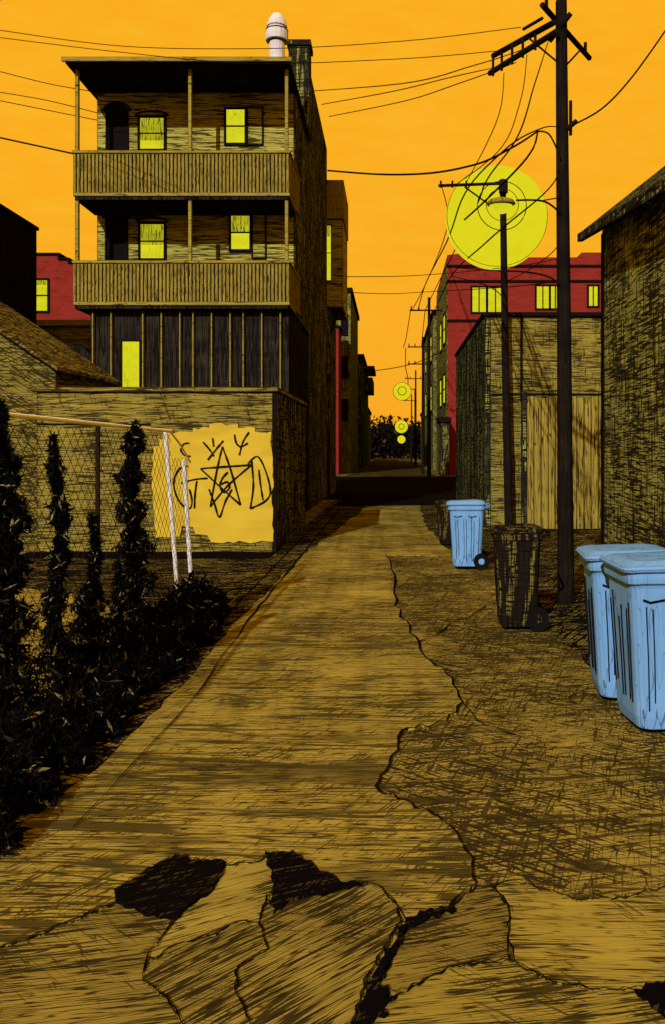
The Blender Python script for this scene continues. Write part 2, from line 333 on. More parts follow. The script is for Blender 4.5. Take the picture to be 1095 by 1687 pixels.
for z0,z1 in ((ZZ(497,20),ZZ(317,20)-.16),(ZZ(317,20),10.775)):
    for px in (127,313,472):
        x=XX(px,20.1); bm=nb(); box(bm,x-.04,x+.04,20.06,20.15,z0,z1); obj('post',bm,'trim',h)
YW=21.395
wpx(h,177,186,209,247,YW,lit='darkglass',curtain=0,arch=True,name='door',fr=.04)
wpx(h,231,195,270,246,YW,arch=True,curtain=.72)
wpx(h,373,181,403,236,YW,curtain=0)
wpx(h,408,178,432,238,YW,lit='siding',curtain=0,name='door',fr=.025,sash=False)
wpx(h,176,362,208,428,YW,lit='darkglass',curtain=0,arch=True,name='door',fr=.04)
wpx(h,232,370,270,426,YW,arch=True,curtain=.6)
wpx(h,381,356,411,411,YW,curtain=.5)
wpx(h,416,352,437,425,YW,lit='siding',curtain=0,name='door',fr=.025,sash=False)
ch=nb(); box(ch,-2.95,-2.36,24.3,24.95,10.9,13.35); box(ch,-3.0,-2.31,24.25,25.0,13.35,13.5); obj('chimney',ch,'dark',h)
bm=nb(); 
c=(XX(456,22),22)
def ring(z,r,n=16): return [(c[0]+r*math.cos(2*math.pi*k/n),c[1]+r*math.sin(2*math.pi*k/n),z) for k in range(n)]
loft(bm,[ring(10.9,.2),ring(12.35,.2),ring(12.36,.29),ring(12.62,.29),ring(12.64,.24),ring(12.7,.24),ring(12.72,.27),ring(12.9,.22),ring(13.05,.12),ring(13.1,.02)])
fp=obj('flue_pipe',bm,'white',h)
for z,r in ((11.5,.205),(12.33,.215),(12.61,.29)): 
    bm=nb(); loft(bm,[ring(z,r+.006),ring(z+.025,r+.006)]); obj('flue_band',bm,'frame',fp)

h=thing('bay_building','dark building with a projecting upper bay and one tall lit window behind the porch house','building',(-4,33,0))
bm=nb(); box(bm,-7,-2.36,32.7,36,0,7.2); obj('wall',bm,'dark',h)
bm=nb(); box(bm,-2.85,-1.88,32.6,36,7.25,10.6); b=obj('bay',bm,'siding',h)
bm=nb(); box(bm,-2.9,-1.84,32.5,36.05,10.62,12.1); obj('parapet',bm,'rail',b)
bm=nb(); box(bm,-7,-2.9,32.6,36,7.25,11.4); obj('upper_wall',bm,'dark',h)
wpx(h,533,372,545,462,32.6,curtain=.2,fr=.05)
bm=nb(); tube(bm,[(-2.0,32.8,7.25),(-2.36,32.8,6.3)],.05); obj('bracket',bm,'frame',h)

# graffiti garage
g=thing('graffiti_garage','low flat roofed ochre garage with yellow painted patch and black graffiti','garage',(-4.1,17,0))
bm=nb(); box(bm,-6.18,-2.03,14.8,19.8,0,2.8); obj('wall',bm,'wall_rough',g)
bm=nb(); box(bm,-2.03,-2.005,14.84,19.8,0,2.8); obj('side_wall',bm,'dark',g)  # dark skin paints shade on the garage side
bm=nb(); box(bm,-6.25,-1.97,14.74,19.85,2.8,2.88); obj('roof',bm,'wall_rough',g)
bm=nb(); box(bm,-2.08,-2.0,14.78,14.84,0,2.8); obj('corner_board',bm,'frame',g)
bm=nb(); box(bm,-6.18,-4.2,14.785,14.80,2.22,2.25); obj('header_line',bm,'frame',g)
pp=[(252,735),(262,735),(262,724),(275,724),(275,712),(318,712),(318,705),(345,705),(345,699),(392,699),(392,705),(420,705),(420,711),(447,711),(450,892),(348,893),(342,882),(322,880),(318,868),(300,866),(296,884),(256,886),(250,800)]
Yg=14.79
bm=nb(); ext_y(bm,[(XX(a,Yg),ZZ(b,Yg)) for a,b in jag(pp,2.5,9,True,rc)],Yg-.018,Yg+.03); pa=obj('paint_patch',bm,'yellow',g)
ST=[[(314,752),(304,750),(298,742),(302,732),(312,730)],
 [(310,768),(296,772),(286,792),(290,816),(300,832),(312,838),(316,826),(312,806)],
 [(298,796),(320,790),(342,788)],[(324,792),(321,815),(320,838)],
 [(334,728),(346,742),(352,752)],[(368,726),(356,740),(342,758)],[(350,722),(352,736)],
 [(386,716),(389,730),(397,736),(408,730)],[(410,712),(400,728),(394,750)],
 [(366,736),(357,775),(346,835)],[(366,736),(380,775),(396,832)],[(346,835),(375,800),(414,766)],[(414,766),(370,769),(330,772)],[(330,772),(360,800),(396,832)],
 [(344,806),(353,830),(361,852),(371,826),(382,806)],
 [(375,778),(366,788),(362,802),(369,811),(378,803),(374,794),(364,798)],
 [(414,760),(417,800),(412,838)],[(408,764),(424,752),(438,778),(445,810),(436,826),(412,838)],[(426,774),(429,800),(433,824)]]
bm=nb()
def wrib(bm,pts,w,Y):
    v=[Vector((XX(a,Y),ZZ(b,Y))) for a,b in pts]; fine=[]
    for i in range(len(v)-1):
        p0=v[max(i-1,0)];p1=v[i];p2=v[i+1];p3=v[min(i+2,len(v)-1)]
        for k in range(5):
            t=k/5; fine.append(.5*((2*p1)+(p2-p0)*t+(2*p0-5*p1+4*p2-p3)*t*t+(3*p1-p0-3*p2+p3)*t**3))
    fine.append(v[-1]); pr=None
    for i,p in enumerate(fine):
        d=(fine[min(i+1,len(fine)-1)]-fine[max(0,i-1)]).normalized(); n=Vector((-d.y,d.x)); ww=w*rc.uniform(.7,1.25)
        a=bm.verts.new((p.x+n.x*ww/2,Y,p.y+n.y*ww/2)); b_=bm.verts.new((p.x-n.x*ww/2,Y,p.y-n.y*ww/2))
        if pr: bm.faces.new((pr[0],a,b_,pr[1]))
        pr=(a,b_)
for i,s in enumerate(ST): wrib(bm,s,.034,Yg-.022-.0004*i)
obj('graffiti',bm,'frame',pa)

# left neighbours
h=thing('gabled_garage','hatched ochre gabled garage left of the graffiti garage','garage',(-8.5,17,0))
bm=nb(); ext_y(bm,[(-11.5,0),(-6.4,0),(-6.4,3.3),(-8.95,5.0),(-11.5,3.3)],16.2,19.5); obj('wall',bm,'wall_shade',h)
bm=nb(); ext_y(bm,[(-6.25,3.26),(-8.95,5.06),(-11.7,3.26),(-11.7,3.34),(-8.95,5.16),(-6.25,3.34)],15.9,19.7); obj('roof',bm,'roofing',h)
h=thing('dark_shed','small dark shed between the gabled garage and the porch house','shed',(-8.5,22.5,0))
bm=nb(); box(bm,-8.9,-7.62,21.6,23,0,4.0); obj('wall',bm,'black',h)
bm=nb(); ext_y(bm,[(-8.95,4.0),(-7.55,4.0),(-7.62,4.2),(-7.85,4.4),(-8.25,4.48),(-8.65,4.4),(-8.9,4.2)],21.5,23.1); obj('roof',bm,'black',h)
h=thing('black_building','black flat roofed building at the far left edge','building',(-14,26,0))
xb=XX(60,27)
bm=nb(); box(bm,-20,xb,24.2,27,0,8.75); obj('wall',bm,'black',h)
bm=nb(); box(bm,-20.1,xb+.06,24.1,27.05,8.75,8.85); obj('roof',bm,'frame',h)
h=thing('low_ochre_building','low flat roofed ochre building in front of the left red brick building','building',(-13,31,0))
bm=nb(); box(bm,-18,-9.5,30,35,0,6.15); obj('wall',bm,'wall_ochre',h)
bm=nb(); box(bm,-18.1,-9.4,29.9,35.1,6.15,6.35); obj('roof',bm,'trim',h)
def red(name,lab,Y,pts,loc,depth=8):
    h=thing(name,lab,'building',loc); bm=nb(); ext_y(bm,[(XX(a,Y),ZZ(b,Y)) if b is not None else (XX(a,Y),0) for a,b in pts],Y,Y+depth); obj('wall',bm,'red',h); return h
h=red('red_brick_building','red brick building with stepped parapet and one lit window, far left',38,[(20,None),(150,None),(150,434),(112,434),(112,428),(96,428),(96,420),(20,420)],(-15,40,0))
wpx(h,60,462,78,512,38,curtain=.15,fr=.1)
bm=nb(); 
Y=38; ext_y(bm,[(XX(20,Y),ZZ(420,Y)),(XX(96,Y),ZZ(420,Y)),(XX(96,Y),ZZ(428,Y)),(XX(112,Y),ZZ(428,Y)),(XX(112,Y),ZZ(434,Y)),(XX(150,Y),ZZ(434,Y)),(XX(150,Y),ZZ(431,Y)),(XX(115,Y),ZZ(431,Y)),(XX(115,Y),ZZ(425,Y)),(XX(99,Y),ZZ(425,Y)),(XX(99,Y),ZZ(417,Y)),(XX(20,Y),ZZ(417,Y))],Y-.1,Y+8); obj('coping',bm,'frame',h)
h=red('red_brick_building','narrow red brick end wall beyond the cross street on the left',60,[(400,None),(558,None),(558,540),(400,540)],(-6,62,0),depth=3)
bm=nb(); box(bm,XX(400,60),XX(558,60)+.1,59.9,63,ZZ(540,60),ZZ(536,60)); obj('coping',bm,'frame',h)

def block(name,lab,X0,X1,Y0,Y1,z,m='wall_rough',cor=True):
    h=thing(name,lab,'building',((X0+X1)/2,(Y0+Y1)/2,0)); bm=nb(); box(bm,X0,X1,Y0,Y1,0,z); obj('wall',bm,m,h)
    if cor: bm=nb(); box(bm,X0-.15,X1+.15,Y0-.15,Y1+.15,z,z+.35); obj('cornice',bm,'frame',h)
    return h
h=block('ochre_row_building','tall narrow ochre building right behind the left red end wall',-8,-3.1,64,78,13.6,'darkcross')
for z in (4,7.2,10.4): window(h,-3.75,-3.35,z,z+1.5,63.99,lit='darkglass',curtain=0,fr=.08)
h=block('dark_row_building','lower dark building with balcony on the left of the far alley',-8,-2.75,80,100,10.4,'dark')
bm=nb(); box(bm,-2.75,-1.9,84,92,7.6,8.9); box(bm,-2.75,-1.7,83.6,92.4,9.7,10.0); obj('balcony',bm,'dark',h)
block('small_row_building','small dark building farthest down the left side of the alley',-9,-3.2,104,130,7.0,'dark')

# right red building
h=thing('red_brick_building','large red brick building with lit windows and bands behind the right garages','building',(9,64,0))
Y=60; X0=XX(737,Y); X1=XX(1005,Y)
bm=nb(); ext_y(bm,[(X0,0),(X1,0),(X1,ZZ(416,Y)),(XX(958,Y),ZZ(416,Y)),(XX(950,Y),ZZ(424,Y)),(XX(770,Y),ZZ(424,Y)),(XX(765,Y),ZZ(417,Y)),(X0,ZZ(420,Y))],Y,74); obj('wall',bm,'red',h)
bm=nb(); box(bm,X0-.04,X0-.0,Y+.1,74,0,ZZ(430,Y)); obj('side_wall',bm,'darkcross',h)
for py in (438,463,528):
    bm=nb(); box(bm,X0-.05,X1,Y-.12,Y,ZZ(py+2,Y),ZZ(py-1.5,Y)); obj('band',bm,'frame',h)
for a,b_,c_,d in ((778,474,800,514),(804,474,828,514),(884,472,904,508),(907,472,922,508),(970,472,984,504),(778,560,800,600),(884,560,905,600)):
    wpx(h,a,b_,c_,d,Y-.01,curtain=0,fr=.14,sash=False,cross=True)
for (a,b_,z) in ((61.5,63.5,9.6),(66,68,9.6),(61.5,63.5,5.2),(66,68,5.2)):
    window(h,a,b_,z,z+2.0,X0-.05,axis='x',curtain=0,fr=.15)
h=block('ochre_apartment_block','ochre apartment block with lit side windows behind the right red building',3.7,12,76,98,13.8,'darkcross')
for a,z in ((78,10),(84,10),(90,10),(78,5.4),(84,5.4),(90,5.4)): window(h,a,a+2.2,z,z+2.2,3.69,axis='x',curtain=0,fr=.15)
block('small_ochre_building','small ochre building farthest down the right side of the alley',4.3,12,104,125,6.6)
h=block('low_dark_garage','low dark garage beside the alley just past the cross street on the right',3.3,3.85,57,59.8,3.6,'dark')

# right garage
h=thing('ochre_garage','flat roofed ochre garage behind the second utility pole','garage',(3.6,23,0))
bm=nb(); box(bm,2.14,5.6,19.5,28,0,4.85); obj('wall',bm,'wall_ochre',h)
bm=nb(); box(bm,2.115,2.14,19.55,28,0,4.85); obj('side_wall',bm,'dark',h)  # shaded side, darkened through its colour
bm=nb(); box(bm,2.08,5.7,19.4,28.1,4.85,4.93); obj('roof',bm,'frame',h)
bm=nb(); box(bm,2.14,2.26,19.45,19.5,0,4.85); obj('corner_board',bm,'dark',h)
bm=nb(); box(bm,2.95,3.0,19.46,19.5,2.9,4.85); obj('trim_board',bm,'frame',h)
bm=nb(); box(bm,2.3,5.6,19.47,19.5,3.04,3.08); obj('trim_board',bm,'frame',h)
h=thing('board_gate','tall ochre vertical board gate between the second pole and the dark right wall','gate',(3.8,19,0))
bm=nb(); x=XX(868,18.8)
i=0
while x<4.75:
    box(bm,x,x+.15,18.8+.01*(i%2),18.86,.03,ZZ(652,18.8)-.02*((i*7)%3)); x+=.158; i+=1
obj('boards',bm,'boards',h)
bm=nb(); box(bm,XX(868,18.8)-.12,XX(868,18.8)-.01,18.78,18.9,0,ZZ(645,18.8)); obj('gate_post',bm,'dark',h)

# near right building
h=thing('dark_right_building','dark crosshatched building with overhanging roof along the right edge','building',(5,8,0))
def tilt(bm,k=.115,z0=1.0,Yr=10.5):
    for v in bm.verts:
        if v.co.z>z0: v.co.z+=(v.co.y-Yr)*k
bm=nb(); ext_y(bm,[(2.6,0),(7.5,0),(7.5,4.5),(5.05,6.4),(2.6,4.5)],3.0,10.5); tilt(bm); obj('wall',bm,'darkcross',h)
ro=nb(); ext_y(ro,[(2.42,4.42),(5.05,6.5),(7.8,4.4),(7.8,4.52),(5.05,6.62),(2.42,4.54)],2.6,10.75); tilt(ro); ro=obj('roof',ro,'dark',h)
bm=nb(); box(bm,2.36,2.42,2.6,10.8,4.40,4.50); tilt(bm); obj('gutter',bm,'dark',ro)
bm=nb(); box(bm,2.585,2.6,10.38,10.5,0,4.45); obj('corner_board',bm,'frame',h)

# ---------------------------------------------------------------- bins
def rr(x0,x1,y0,y1,z,r,n=4,tilt=0):
    out=[]
    for cx,cy,a0 in ((x1-r,y1-r,0),(x0+r,y1-r,90),(x0+r,y0+r,180),(x1-r,y0+r,270)):
        for k in range(n+1):
            a=math.radians(a0+90*k/n); x=cx+r*math.cos(a); out.append((x,cy+r*math.sin(a),z+tilt*(x-x0)+.006*math.sin(x*17+cy*9)))
    return out
def make_bin(name,label,body,lid,loc,group=None):
    t=thing(name,label,'bin',loc,group); T=Vector(loc)
    def fin(nm,bm,m,par=None,sm=False):
        bm.transform(Matrix.Translation(T)); return obj(nm,bm,m,par or t,sm)
    bm=nb()
    loft(bm,[rr(-.21,.20,-.22,.22,.03,.07),rr(-.225,.21,-.23,.23,.10,.07),rr(-.27,.245,-.26,.26,.86,.07),rr(-.275,.25,-.265,.265,.88,.07),rr(-.295,.265,-.28,.28,.89,.08),rr(-.298,.268,-.283,.283,.92,.08),rr(-.295,.265,-.28,.28,.955,.08)])
    bd=fin('body',bm,body)
    rnd=random.Random(11)
    bm=nb()
    for s in (-1,1):
        for x in (-.19,-.15,-.06,-.02,.06,.10,.18):
            z0=rnd.uniform(.10,.2); z1=rnd.uniform(.68,.82)
            f=lambda z:.2255+(z-.10)/(.76)*.03
            tube(bm,[(x*.85,s*(f(z0)+.004),z0),(x*.93+.004,s*(f(.45)+.004),.45),(x,s*(f(z1)+.004),z1)],.0048,5)
        for xa in (-.17,.05): tube(bm,[(xa-.04,s*.262,.80),(xa,s*.264,.785),(xa+.09,s*.262,.80)],.007,5)
    for y in (-.17,-.13,-.03,.02,.12,.17):
        z0=rnd.uniform(.12,.25); z1=rnd.uniform(.6,.8)
        g_=lambda z:-(.225+(z-.10)/.76*.045)-.004
        tube(bm,[(g_(z0),y*.87,z0),(g_(z1),y,z1)],.0048,5)
    fin('groove',bm,'frame',bd)
    bm=nb()
    loft(bm,[rr(-.32,.275,-.295,.295,.960,.09),rr(-.325,.28,-.30,.30,.975,.09,tilt=.01),rr(-.315,.27,-.29,.29,.992,.09,tilt=.02),rr(-.26,.22,-.24,.24,1.015,.09,tilt=.03),rr(-.15,.15,-.13,.13,1.025,.06,tilt=.02)])
    fin('lid',bm,lid)
    bm=nb(); tube(bm,[(.26,-.24,.93),(.33,-.24,.955),(.34,-.2,.96),(.34,.2,.96),(.33,.24,.955),(.26,.24,.93)],.016,8); fin('handle',bm,body)
    bm=nb(); tube(bm,[(.21,-.27,.12),(.21,.27,.12)],.012,8); fin('axle',bm,'rubber')
    for s in (-1,1):
        bm=nb(); wheel(bm,(.21,s*.265,.12),.12,.05); w=fin('wheel',bm,'rubber')
        bm=nb(); wheel(bm,(.21,s*.293,.12),.05,.012,1,12); fin('hub',bm,body,w)
    return t
bA=make_bin('wheeled_bin','blue wheeled bin at the right edge, the rear one of the big pair','blue','bluelid',(1.73,6.22,.008))
bA.rotation_euler=(0,0,math.radians(-5)); bA.scale=(1.08,1.06,1.05)
dup(bA,(1.77,5.56,.008),math.radians(3),'blue wheeled bin at the right edge, nearest to the viewer',1.07)
dup(bA,(XX(770,12.8),12.85,.022),math.radians(-4),'small looking blue wheeled bin standing alone by the black bin',.98)
bK=make_bin('wheeled_bin','black wheeled bin beside the front utility pole','binblack','binblack',(XX(856,8.45),8.6,.008)); bK.scale=(.86,.86,1.0); bK.rotation_euler=(0,0,math.radians(-3))
dup(bK,(XX(740,15.8),15.9,.022),0,'far black wheeled bin left of the lone blue bin',.8)

# ---------------------------------------------------------------- poles
def ctm(pts,k=8):
    v=[Vector(p) for p in pts]; out=[]
    for i in range(len(v)-1):
        p0=v[max(i-1,0)];p1=v[i];p2=v[i+1];p3=v[min(i+2,len(v)-1)]
        for j in range(k):
            t=j/k; out.append(.5*((2*p1)+(p2-p0)*t+(2*p0-5*p1+4*p2-p3)*t*t+(3*p1-p0-3*p2+p3)*t**3))
    out.append(v[-1]); return out
p=thing('utility_pole','tall leaning black utility pole in front with crossed arms at its top','utility pole',(2.03,9.9,0))
bm=nb(); tube(bm,[(2.03,9.9,0),(2.022,9.9,1.2),(2.01,9.9,3),(1.99,9.9,5),(1.975,9.9,7.02)],.10,14,.065); obj('shaft',bm,'pole',p)
bm=nb(); tube(bm,[P(806,121,10.95),P(918,51,9.75)],.035,6); obj('crossarm',bm,'pole',p)
bm=nb(); tube(bm,[P(812,92,11.1),P(914,36,9.8)],.035,6); obj('crossarm',bm,'pole',p)
bm=nb(); tube(bm,[P(893,8,9.7),P(971,96,11.0)],.035,6); obj('crossarm',bm,'pole',p)
bm=nb(); tube(bm,[P(905,68,9.95),P(940,22,9.75)],.03,6); tube(bm,[P(870,62,10.2),P(925,108,9.85)],.012,5); tube(bm,[P(958,80,10.8),P(930,110,9.9)],.012,5); tube(bm,[P(893,30,9.8),P(862,48,10.3)],.02,5); obj('brace',bm,'pole',p)
for t in (.06,.2,.36,.52,.7):
    a=P(806,121,10.95).lerp(P(918,51,9.75),t); bm=nb(); tube(bm,[a-Vector((0,0,.06)),a+Vector((0,0,.07)),a+Vector((0,0,.09)),a+Vector((0,0,.17))],.018,6); obj('insulator',bm,'pole',p)
for t in (.08,.9):
    a=P(893,8,9.7).lerp(P(971,96,11.0),t); bm=nb(); tube(bm,[a,a+Vector((0,0,.14))],.022,6); obj('insulator',bm,'pole',p)
bm=nb(); tube(bm,[(2.02,9.84,5.5),(2.14,9.84,5.6)],.03,6); tube(bm,[(2.08,9.88,5.45),(2.08,9.88,5.85)],.02,6); obj('bracket',bm,'pole',p)
l=thing('street_lamp','street lamp with flat oval head on a curved arm from the front utility pole','street lamp',(1.9,9.88,4.5))
bm=nb(); tube(bm,ctm([P(924,352,9.82),P(905,336,9.8),P(885,330,9.8),P(850,330,9.8)],5),.012,7); tube(bm,[P(924,325,9.82),P(890,331,9.8)],.008,5); obj('arm',bm,'frame',l)
c=P(825,334,9.8)
def el(z,rx,ry,n=16): return [(c.x+rx*math.cos(2*math.pi*k/n),c.y+ry*math.sin(2*math.pi*k/n),c.z+z) for k in range(n)]
bm=nb(); loft(bm,[el(-.03,.15,.12),el(-.01,.17,.14),el(.03,.14,.11),el(.055,.07,.05)]); obj('lamp_head',bm,'boards',l,True)
bm=nb(); loft(bm,[el(-.12,.05,.04),el(-.10,.10,.07),el(-.06,.125,.09),el(-.032,.135,.10)]); obj('lens',bm,'lit',l,True)
p=thing('utility_pole','thinner black utility pole behind with a single crossarm before the yellow glow','utility pole',(2.62,19,0))
x2=XX(828,19); bm=nb(); tube(bm,[(2.62,19,0),(XX(832,19),19,4),(x2,19,ZZ(296,19))],.095,12,.07); obj('shaft',bm,'pole',p)
bm=nb(); tube(bm,[P(722,306,18.9),P(832,302,18.9)],.035,6); obj('crossarm',bm,'pole',p)
bm=nb(); tube(bm,[P(765,308,18.9),P(826,352,18.95)],.02,5); obj('brace',bm,'pole',p)
for px in (726,745,768): 
    bm=nb(); tube(bm,[P(px,309,18.9),P(px,298,18.9)],.025,6); obj('insulator',bm,'pole',p)
bm=nb(); tube(bm,[P(829,318,18.86),P(829,297,18.86)],.10,8); obj('bracket',bm,'pole',p)
def glow(px,py,Y,r,rings,label):
    c=P(px,py,Y); R=r/F*Y; o=thing('lamp_glow',label,'glow',c,'glowing balls of light along the alley')
    bm=nb(); bmesh.ops.create_uvsphere(bm,u_segments=48,v_segments=32,radius=R); bm.transform(Matrix.Translation(c)); obj('glow_ball',bm,'glow',o,True)
    for q,th in rings:
        rho=R*q; yy=-math.sqrt(max(R*R-rho*rho,0))-.004
        bm=nb(); tube(bm,[(c.x+rho*math.cos(2*math.pi*k/48),c.y+yy,c.z+rho*math.sin(2*math.pi*k/48)) for k in range(49)],th,5); obj('ring',bm,'frame',o)
    return o
glow(817,360,20.6,83,((.985,.010),(.46,.011),(.30,.008)),'largest round yellow glow with thin rings behind the second utility pole')
def farpole(X,Y,z,arms,label):
    p=thing('utility_pole',label,'utility pole',(X,Y,0),'far utility poles down the right side')
    bm=nb(); tube(bm,[(X,Y,0),(X,Y,z)],.12,8,.08); obj('shaft',bm,'pole',p)
    for za in arms:
        bm=nb(); tube(bm,[(X-1.15,Y-.15,za),(X+.75,Y-.15,za)],.05,5)
        for dx in (-1.05,-.6,.5): tube(bm,[(X+dx,Y-.15,za),(X+dx,Y-.15,za+.25)],.04,5)
        obj('crossarm',bm,'pole',p)
farpole(2.2,50,ZZ(490,50),(ZZ(512,50),),'far utility pole nearest the right red building')
farpole(2.35,64,ZZ(555,64),(ZZ(572,64),ZZ(600,64)),'far utility pole second in line beyond the cross street')
farpole(2.6,92,ZZ(610,92),(ZZ(624,92),),'far utility pole third in line, small')
farpole(2.8,120,ZZ(650,120),(ZZ(660,120),),'far utility pole last in line, tiniest')
for (px,py,Y,r,rg,nm) in ((662,645,90,15,((.97,.04),(.45,.04))  ,'middle'),(661,703,125,11,((.97,.05),(.4,.05)),'farther'),(661,724,150,7,((.96,.06),),'farthest tiny')):
    glow(px,py,Y,r,rg,nm+' round yellow lamp glow low over the far alley')
    s=thing('street_lamp',nm+' street lamp post holding a glow over the far alley','street lamp',(XX(px,Y)+1.2,Y+.6,0))
    c=P(px,py,Y); bm=nb(); tube(bm,[(c.x+1.4,Y+1.2,0),(c.x+1.4,Y+1.2,c.z+.3)],.07,6); obj('post',bm,'pole',s)
    bm=nb(); tube(bm,[(c.x+1.4,Y+1.2,c.z+.3),(c.x,Y+1.2,c.z+.5)],.05,5); obj('arm',bm,'pole',s)

# ---------------------------------------------------------------- wires
W=[([(0,50,17),(200,76,16),(440,80,14),(660,68,12),(858,45,10.6)],'overhead wire, uppermost, crossing the sky above the flue'),
 ([(0,62,17.5),(180,84,16.5),(400,104,15),(640,98,12.5),(820,84,11)],'overhead wire grazing the house roof line'),
 ([(542,192,33),(660,168,22),(760,136,14),(850,103,10.6)],'overhead wire from the house rear to the outer crossarm'),
 ([(530,172,31),(640,152,20),(740,128,14),(812,112,11)],'overhead wire from the house rear to the crossarm tip'),
 ([(515,150,30),(660,138,18),(780,108,12.5),(866,80,10.4)],'overhead wire from the rear wing to the middle insulator'),
 ([(0,118,24),(80,138,23),(160,152,22)],'short wire left of the house, topmost of four'),
 ([(0,152,24),(80,166,23),(160,186,22)],'short wire left of the house, second of four'),
 ([(0,166,24),(80,182,23),(160,198,22)],'short wire left of the house, third of four'),
 ([(0,227,22),(60,240,21.5),(124,254,20.3)],'thick wire left of the house reaching the balcony post'),
 ([(540,281,32),(620,287,26),(700,286,20),(780,272,15),(840,245,12),(886,216,10.4)],'thick sagging wire from the house to the front pole'),
 ([(944,206,9.9),(990,180,8.4),(1040,128,7.4),(1110,30,6.6)],'thick wire rising from the front pole past the right edge'),
 ([(886,216,10.4),(905,222,10),(924,262,9.8)],'short loop of thick wire hooked to the front pole'),
 ([(886,216,10.4),(868,260,10.3),(800,330,13),(765,362,17)],'wire looping down across the glow from the thick wire'),
 ([(924,210,9.85),(890,212,9.9),(830,248,12),(765,320,16),(735,400,22),(700,470,36),(688,512,50)],'wire swinging down to the far poles, outer'),
 ([(830,120,10.8),(824,180,11.5),(800,240,13),(765,306,18.9)],'wire dropping from the crossarm tip to the second pole arm'),
 ([(868,90,10.4),(856,170,11),(820,250,13),(748,306,18.9)],'wire dropping from the middle insulator to the second pole arm'),
 ([(905,62,9.9),(880,140,10.3),(850,230,12),(800,300,16),(775,360,22),(715,480,45),(700,512,50)],'longest wire dropping from the pole top to the far poles'),
 ([(726,300,18.9),(735,380,25),(700,470,38),(678,512,50)],'wire from the second pole arm to the nearest far pole'),
 ([(920,280,9.8),(895,320,11),(800,400,16),(740,460,30),(712,520,50)],'thin wire crossing below the glow'),
 ([(570,456,35),(660,455,33),(740,450,28),(840,440,18),(926,425,10)],'level wire crossing the alley, upper'),
 ([(578,482,64),(640,484,60),(700,481,50),(820,474,22),(926,462,10)],'level wire crossing the alley, lower'),
 ([(608,612,84),(650,606,76),(690,596,66),(738,575,60)],'short wire between the far buildings'),
 ([(676,512,50),(668,560,60),(664,572,64)],'far wire between the first two far poles, left'),
 ([(700,512,50),(696,550,60),(694,572,64)],'far wire between the first two far poles, right'),
 ([(668,573,64),(668,605,80),(672,624,92)],'far wire between the second and third far poles'),
 ([(672,624,92),(671,645,108),(668,660,120)],'far wire between the third and last far poles'),
 ([(926,480,9.9),(880,450,12),(800,445,30),(740,440,60)],'thin wire from the front pole to the red roof'),
 ([(926,395,9.9),(905,420,11),(870,445,16),(838,462,19)],'thin wire from the front pole down to the second pole'),
 ([(836,500,19),(800,470,30),(745,455,58)],'thin wire from the second pole to the red building'),
]
for pts,lab in W:
    q=ctm([P(*a) for a in pts],7); thick='thick' in lab; k=.00105 if thick else .00050
    bm=nb(); tube(bm,q,max(.005,k*pts[0][2]),5,max(.005,k*pts[-1][2])); tag(obj('overhead_wire',bm,'wire'),lab,'wire','overhead wires')

# ---------------------------------------------------------------- fence
f=thing('chain_link_fence','chain link fence with white top rail and two white posts along the left yard','fence',(-2.5,7,0))
XF=-2.56
bm=nb(); tube(bm,[(XF,2.4,2.03),(XF,5.5,2.03),(-2.47,9.5,2.0)],.017,8); obj('top_rail',bm,'rail_white',f)
bm=nb(); tube(bm,[(-2.47,9.5,1.99),(-2.46,9.9,1.85),(-2.44,10.3,1.64)],.012,7); obj('top_rail',bm,'rail_white',f)
bm=nb(); tube(bm,[(-2.38,9.5,0),(-2.53,9.5,2.02)],.024,10); obj('post',bm,'white',f)
bm=nb(); tube(bm,[(-2.42,10.3,0),(-2.52,10.3,1.68)],.026,10); obj('post',bm,'white',f)
for y in (5.5,7.4): bm=nb(); tube(bm,[(XF,y,0),(XF,y,2.0)],.022,8); obj('post',bm,'mesh',f)
sp=.15; z0=.05
def mesh_panel(bm,a,b,ztop):
    a=Vector(a); b=Vector(b); L=(b-a).length; d=(b-a)/L; n=int((L+ztop)/sp)
    for s in (0,1):
        for i in range(n+1):
            u0=i*sp-ztop; u1=i*sp
            p0=max(u0,0); p1=min(u1,L)
            if p1<=p0: continue
            za=min(z0+(p0-u0),ztop); zb=min(z0+(p1-u0),ztop)
            if s: qa,qb=L-p0,L-p1
            else: qa,qb=p0,p1
            A=a+d*qa; B_=a+d*qb
            tube(bm,[(A.x+.004*s,A.y,za),(B_.x+.004*s,B_.y,zb)],.0026,3)
bm=nb(); mesh_panel(bm,(XF,2.4,0),(-2.47,9.5,0),1.97); obj('mesh_panel',bm,'mesh',f)
bm=nb(); mesh_panel(bm,(-2.47,9.55,0),(-2.46,10.28,0),1.7); obj('mesh_panel',bm,'mesh',f)

